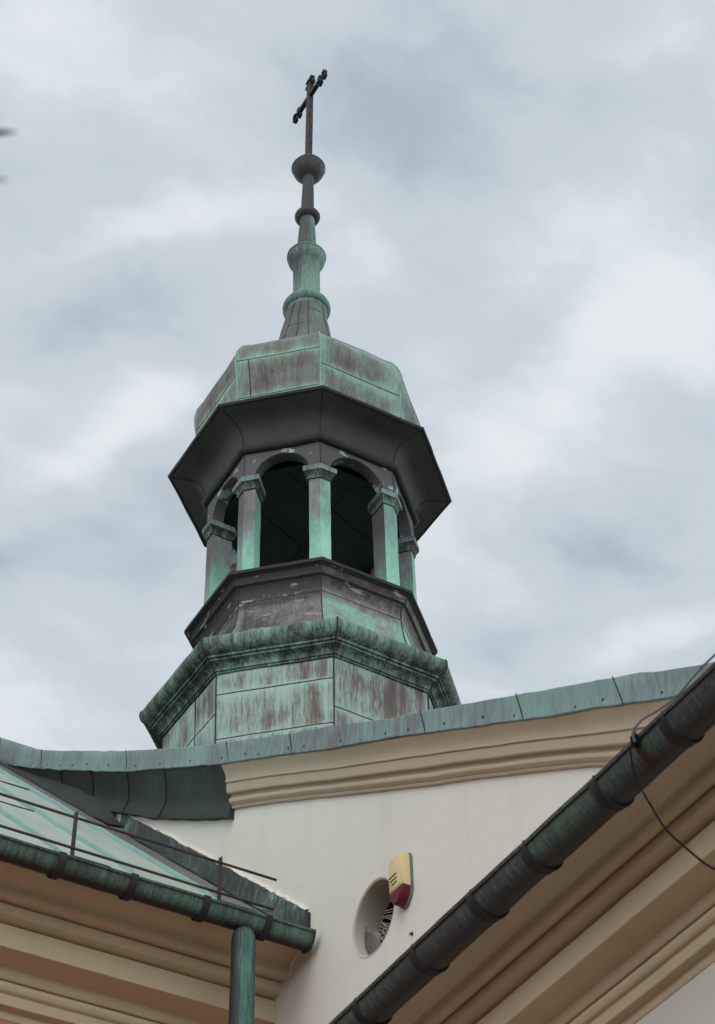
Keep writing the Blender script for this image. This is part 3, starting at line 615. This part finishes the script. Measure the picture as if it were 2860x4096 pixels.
for k in range(161):
    v = lerp(6.43, 8.55, k/160); z = RZ(v) + .126 + .012*noise.noise(Vector((v*7, 0, 0))) + .008*noise.noise(Vector((v*31, 0, 2)))
    w_ = .014 + .010*noise.noise(Vector((v*15, 4, 1)))
    r_a.append((WU - .010, v, z - .004)); r_b.append((WU - .020 - .006*noise.noise(Vector((v*22, 1, 1))), v, z + w_*.5)); r_c.append((WU + .001, v, z + w_ + .01))
mb.grid([r_a, r_b, r_c]); mb.build('mortar_fillet', M['cream2'], wing, sharp=60)
# curled sheet closing the roof against the cove
mb = MB(); rows = []
for t in range(9):
    row = []
    for k in range(40):
        v = lerp(8.60, 11.9, k/39); q = t/8; u_ = lerp(3.47, WU - .035, q); ramp_ = min(1, (v - 8.60)/.35)
        row.append((u_, v - .02*q, RZ(v) + .010 + .10*q**2.2*ramp_ + .01*(1 - ramp_)))
    rows.append(row)
mb.grid(rows); mb.build('roof_upstand', M['cove'], wing, jit=.01, jsc=3)
# gutters
def gutter(axis, u0, u1, cy, cz, r, n=100, droop=0, endcap=None):
    """half-round trough; axis 0 runs along u (lip towards -v), axis 1 along v (lip towards -u)"""
    mb = MB(); angs = [R(172 + 188*k/16) for k in range(17)]
    P = lambda t, a, rr, dz=0: (t, cy + rr*math.cos(a), cz + rr*math.sin(a) + dz) if axis == 0 else (cy + rr*math.cos(a), t, cz + rr*math.sin(a) + dz)
    ts = [lerp(u0, u1, k/n) for k in range(n + 1)]
    dz = lambda t: .004*noise.noise(Vector((t*1.3, cy, 0)))
    mb.grid([[P(t, a, r, dz(t)) for t in ts] for a in angs]); mb.grid([[P(t, a, r - .006, dz(t)) for t in ts] for a in angs], flip=True)
    lip = R(180); mb.tube([P(t, lip, r, dz(t)) for t in ts], .0085, 6)
    for t in (u0, u1): mb.fan([P(t, a, r, dz(t)) for a in angs])
    return mb, P, dz
def band(P, dz, t, r, w, a0=176, a1=350, lift=.004, mb=None):
    mb = mb or MB(); rws = []
    for k in range(15):
        a = R(lerp(a0, a1, k/14)); rws.append([P(t - w, a, r + .001, dz(t)), P(t - w, a, r + lift, dz(t)), P(t + w, a, r + lift, dz(t)), P(t + w, a, r + .001, dz(t))])
    mb.grid(rws, False, 0, False); mb.fan(rws[0]); mb.fan(rws[-1][::-1]); return mb
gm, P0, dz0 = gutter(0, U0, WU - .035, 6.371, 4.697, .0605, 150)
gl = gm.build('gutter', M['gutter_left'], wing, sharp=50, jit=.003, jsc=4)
for t in (3.337, 3.035, 2.692, 2.362, 2.03, 1.70, 1.36, 1.03):
    band(P0, dz0, t, .0605, .016, 172, 345, .010).build('gutter_bracket', M['bracket'], gl)
b = band(P0, dz0, WU - .037, .0605, .004, 175, 365, .008); b.build('gutter_end_cap', M['flash'], gl)
mb = MB(); pc = (3.243, 6.372); rr = .0535; rws = []
for z, k in [(4.700, .30), (4.690, .62), (4.672, .86), (4.650, .98), (4.62, 1)] + [(lerp(4.62, -1.06, i/24), 1) for i in range(1, 25)]:
    rws.append([(pc[0] + rr*k*math.cos(2*math.pi*j/20), pc[1] - .004 + rr*k*math.sin(2*math.pi*j/20), z - .055) for j in range(20)])
mb.grid(rws, True); mb.tube([(pc[0] + .040, pc[1] - .038, 4.52), (pc[0] + .040, pc[1] - .038, -1.0)], .0035, 5, 0)
mb.build('downpipe', M['pipe'], wing, jit=.002, jsc=3)

# snow guard on the wing's eave
sg = thing('snow_guard', (2.8, 6.5, RZ(6.5)), 'rusty two-rail snow guard on thin posts along the edge of the pale green roof', 'snow guard')
for z, u1_ in ((5.048, 3.471), (4.887, 3.459)):
    mb = MB(); mb.tube([(lerp(-6, u1_, k/60), 6.5, z + .003*noise.noise(Vector((k*.4, z, 0)))) for k in range(61)], .0065, 6); mb.build('rail', M['rail'], sg)
for u_ in (3.186, 2.476, 1.77, 1.06, .35):
    mb = MB(); mb.box((u_, 6.503, (RZ(6.5) + 5.072)/2), (.0085, .004, (5.072 - RZ(6.5))/2)); mb.add([(u_ - .0085, 6.503, 5.070), (u_ + .0085, 6.503, 5.070), (u_ + .010, 6.503, 5.092)], [(0, 1, 2)], 0, False)
    po = mb.build('post', M['rail'], sg)
    mb = MB(); up = Vector((0, -.665, .747)); al = Vector((0, .747, .665)); mb.box(Vector((u_ + .07, 6.465, RZ(6.465) + .004)) + up*.022, (.085, .016, .008), 0, (Vector((1, 0, 0)), al, up)); mb.build('foot_plate', M['bracket'], po)

# ================================================================= RIGHT ANNEX
annex = thing('church_annex', (3.2, 3, -1.0667), 'low church annex on the right with brown moulded eaves under a long dark copper gutter', 'building')
q, AU, AZ = .68, 2.74, 2.7186
V0, V1 = -4.0, 5.15
EA = [(AU + q*(v - 6.731), AZ + q*(z - 4.473)) for v, z in EP]
vs_ = [V0 + (V1 - V0)*k/90 for k in range(91)]
mb = MB(); mb.grid([[(u_, v, z) for v in vs_] for u_, z in EA]); mb.fan([(u_, V1, z) for u_, z in EA]); mb.build('cornice', M['tan2'], annex, sharp=15, jit=.0016, jsc=3)
AW = AU + q*.264
mb = MB(); mb.grid([[(AW, v, z) for v in vs_] for z in (-1.0667, 1, 2, AZ + q*(4.320 - 4.473))], flip=True); mb.build('wall', M['cream2'], annex)
mb = MB(); mb.add([(AW, V1, -1.0667), (WU, V1, -1.0667), (WU, V1, 2.9), (AW, V1, 2.9)], [(0, 1, 2, 3)], 0, False)
mb.build('end_wall', M['cream'], annex); mb = MB(); mb.add([(AW, V0, -1.0667), (WU + 3, V0, -1.0667), (WU + 3, V0, 2.9), (AW, V0, 2.9)], [(0, 3, 2, 1)], 0, False); mb.build('end_wall', M['cream'], annex)
mb = MB(); mb.grid([[(2.535, v, 2.905) for v in vs_[::10]], [(WU + .02, v, 3.22) for v in vs_[::10]]]); mb.grid([[(2.535, v, 2.885) for v in vs_[::10]], [(3.2, v, 2.885) for v in vs_[::10]]], flip=True); mb.build('roof', M['roof'], annex)
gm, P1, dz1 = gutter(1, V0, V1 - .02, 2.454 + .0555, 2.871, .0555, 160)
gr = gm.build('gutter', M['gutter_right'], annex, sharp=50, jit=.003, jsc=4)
for t in (4.41, 4.12, 3.812, 3.517, 3.266, 2.957, 2.675, 2.37, 2.06, 1.75):
    b = band(P1, dz1, t, .0555, .013, 174, 350, .0035); band(P1, dz1, t - .013, .0555, .0035, 174, 350, .007, b); b.build('gutter_bracket', M['bracket'], gr)
cl_ = band(P1, dz1, 2.772, .0555, .010, 178, 268, .004).build('pipe_clamp', M['rust'], gr)
cl_['label'] = 'rusty clamp band'

# cables held by the clamp
mb = MB(); mb.tube([(2.447, 2.775, 2.872), (2.430, 2.752, 2.845), (2.425, 2.749, 2.857), (2.42, 2.732, 2.868), (2.42, 2.70, 2.871), (2.42, 2.65, 2.858), (2.42, 2.606, 2.850), (2.42, 2.555, 2.848), (2.42, 2.516, 2.856), (2.42, 2.466, 2.862), (2.42, 2.42, 2.862), (2.42, 2.2, 2.864), (2.42, 1.8, 2.866)], .003, 6)
gc = mb.build('lightning_cable', M['cable_grey'], None, W(2.43, 2.75, 2.86)); tag(gc, 'thin grey lightning wire rising from the gutter clamp to the upper right', 'wire')
mb = MB(); mb.box((2.443, 2.765, 2.860), (.007, .009, .014)); mb.tube([(2.436, 2.757, 2.876), (2.437, 2.763, 2.842)], .006, 6); mb.build('cable_clip', M['cable_black'], gc)
mb = MB()
bk = [(2.43, 2.755, 2.83), (2.40, 2.738, 2.80), (2.395, 2.730, 2.717), (2.395, 2.713, 2.659), (2.395, 2.690, 2.600), (2.395, 2.666, 2.538), (2.395, 2.640, 2.490), (2.395, 2.612, 2.448), (2.395, 2.559, 2.371), (2.395, 2.529, 2.335), (2.395, 2.45, 2.25), (2.395, 2.3, 2.12), (2.42, 2.1, 2.02), (2.7, 1.9, 1.98)]
sm_ = []
for i in range(len(bk) - 1):
    p0, p1, p2, p3 = [Vector(bk[min(max(j, 0), len(bk) - 1)]) for j in (i - 1, i, i + 1, i + 2)]
    for k in range(5):
        t = k/5; sm_.append(.5*((2*p1) + (p2 - p0)*t + (2*p0 - 5*p1 + 4*p2 - p3)*t*t + (3*p1 - p0 - 3*p2 + p3)*t**3))
mb.tube(sm_, .0026, 6); tag(mb.build('black_cable', M['cable_black'], None, W(2.4, 2.7, 2.7)), 'thin black cable hanging in front of the brown eaves on the right', 'cable')

# ================================================================= ALARM SIREN
sir = thing('alarm_siren', (WU, 5.605, 4.44), 'yellowed cream and red alarm siren box mounted on the cream wall beside the round niche', 'alarm siren')
def outline(grow=0):
    P = [(5.552, 4.478), (5.552, 4.636), (5.560, 4.650), (5.580, 4.655), (5.63, 4.655), (5.650, 4.650), (5.658, 4.636), (5.658, 4.485), (5.650, 4.455), (5.632, 4.430), (5.610, 4.420), (5.590, 4.424), (5.566, 4.448)]
    c = Vector((5.605, 4.54)); return [c + (Vector(p) - c)*(1 + grow) for p in P]
mb = MB(); mb.grid([[(u_, p.x, p.y) for p in outline(gr_)] for u_, gr_ in ((WU - .0005, .05), (WU - .013, .05), (WU - .014, .0))], True, 0, False); mb.fan([(WU - .014, p.x, p.y) for p in outline(.0)]); mb.build('back_plate', M['box_grey'], sir)
def clip(poly, z0, keep_above):
    o = []
    for i in range(len(poly)):
        a, b = poly[i], poly[(i + 1) % len(poly)]; ia = (a.y >= z0) == keep_above; ib = (b.y >= z0) == keep_above
        if ia: o.append(a)
        if ia != ib: o.append(a.lerp(b, (z0 - a.y)/(b.y - a.y)))
    return o
for nm, above, mt in (('cover', True, 'box_cream'), ('strobe_lens', False, 'box_red')):
    mb = MB(); z0 = 4.489 + (.0012 if above else -.0012); rws = []
    for u_, gs in ((WU - .0135, 0), (WU - .044, -.01), (WU - .052, -.05), (WU - .056, -.14)):
        pl = clip(outline(0), z0, above); cz_ = Vector((5.605, 4.575 if above else 4.455))
        rws.append([(u_, p.x, p.y) for p in [cz_ + (p - cz_)*(1 + gs) for p in pl]])
    mb.grid(rws, True)
    mb.fan(rws[-1]); ob = mb.build(nm, M[mt], sir, sharp=50)
    if above:
        mb = MB()
        for k in range(3):
            zc = 4.560 - .020*k; mb.box((WU - .0565, 5.618 - .004*k, zc), (.0012, .028 - .004*k, .0026), 0)
        mb.build('sound_slot', M['black'], sir)

# bird spikes in the niche
sp = thing('bird_spikes', (WU + .1, OC, OZ - OR), 'grey strip of bird spikes bent round the inside of the round niche', 'bird spikes')
mb = MB(); rws = []; angs = [R(lerp(176, 372, k/30)) for k in range(31)]
for dr, du in ((.004, -.018), (.010, -.018), (.010, .018), (.004, .018)): rws.append([(WU + .066 + du, OC + (OR - .002 - dr)*math.cos(a), OZ + (OR - .002 - dr)*math.sin(a)) for a in angs])
mb.grid(rws, False, 0, False); mb.fan([r_[0] for r_ in rws]); mb.fan([r_[-1] for r_ in rws]); mb.build('spike_base', M['spike_base'], sp)
mb = MB(); rn = random.Random(5)
for k in range(34):
    a = R(lerp(186, 372, k/33)) + rn.uniform(-.02, .02)
    for s_ in (-1, 1):
        r0 = OR - .01; ln = rn.uniform(.07, .10); aa = a + rn.uniform(-.14, .14); p0 = Vector((WU + .066 + .012*s_, OC + r0*math.cos(a), OZ + r0*math.sin(a)))
        p1 = p0 + Vector((.040*s_ + rn.uniform(-.01, .01), -ln*math.cos(aa), -ln*math.sin(aa))); mb.tube([p0, p1], .0019, 4)
mb.build('spike_wires', M['spike_wire'], sp)['kind'] = 'stuff'

# ================================================================= TREE beside the camera (only leaf tips reach the picture)
def px(p):
    d = p - W(0, 0, 0); zf = d.dot(CF); return 1430 + 7683.8*d.dot(CR)/zf, 2048 - 7683.8*d.dot(CU)/zf
def campt(x, y, dist): return W(0, 0, 0) + (CR*((x - 1430)/7683.8) + CU*(-(y - 2048)/7683.8) + CF)*dist
toU = lambda p: ((p.x)/S, (p.y)/S, (p.z - 1.6)/S)
hub = campt(-520, 600, 1.55)
base = Vector((hub.x, hub.y, 0)) + Vector((-2.9, -.9, 0))
tree = thing('tree', toU(base), 'young tree beside the view whose blurred leaf tips poke in from the left edge', 'tree')
fork = base + Vector((.15, -.05, 2.5))
mb = MB(); mb.tube([toU(base + Vector((0, 0, -.02))), toU(base + Vector((.06, 0, 1.2))), toU(fork)], [.05/S, .042/S, .034/S], 8)
twigs = [(fork, hub)]; rn = random.Random(21)
for k in range(7): twigs.append((fork + Vector((0, 0, -.3 + .08*k)), fork + Vector((rn.uniform(-.9, .3), rn.uniform(-.8, .8), rn.uniform(.5, 1.6)))))
for a, b_ in twigs: mb.tube([toU(a), toU(a.lerp(b_, .5) + Vector((0, 0, .06))), toU(b_)], [.018/S, .012/S, .005/S], 6)
mb.build('trunk', M['bark'], tree)
mb = MB()
def leaf(c, d, n_, L, w):
    s_ = d.cross(n_).normalized(); n_ = s_.cross(d)
    P = [c, c + d*L*.25 + s_*w*.8, c + d*L*.55 + s_*w, c + d*L*.85 + s_*w*.5, c + d*L, c + d*L*.85 - s_*w*.5, c + d*L*.55 - s_*w, c + d*L*.25 - s_*w*.8, c + d*L*.5 - n_*w*.25]
    mb.add([toU(p) for p in P], [(0, 1, 8), (1, 2, 8), (2, 3, 8), (3, 4, 8), (4, 5, 8), (5, 6, 8), (6, 7, 8), (7, 0, 8)], 0, False)
cnt = 0
while cnt < 900:
    a, b_ = twigs[0] if rn.random() < .05 else rn.choice(twigs[1:]); t = rn.uniform(.35, 1.05); c = a.lerp(b_, t) + Vector([rn.gauss(0, .10) for _ in range(3)])
    d = Vector([rn.gauss(0, 1) for _ in range(3)]); d.z -= .5; d.normalize(); nn = Vector([rn.gauss(0, .5), rn.gauss(0, .5), 1]).normalized()
    e_ = c + d*.075
    if max(px(c)[0], px(e_)[0]) > -130 and (c - W(0, 0, 0)).dot(CF) > 0: continue
    if (c - W(0, 0, 0)).dot(CF) < .4 and (c - W(0, 0, 0)).length < .8: continue
    leaf(c, d, nn, rn.uniform(.05, .085), rn.uniform(.012, .019)); cnt += 1
for (x0, y0, x1, y1, w) in ((-330, 545, 80, 526, .020), (-300, 690, 45, 722, .015), (-300, 472, 15, 466, .006)):
    a = campt(x0, y0, 1.5); b_ = campt(x1, y1, 1.5); leaf(a, (b_ - a).normalized(), CU, (b_ - a).length, w)
mb.build('crown', M['leaf'], tree)
bpy.context.view_layer.update()
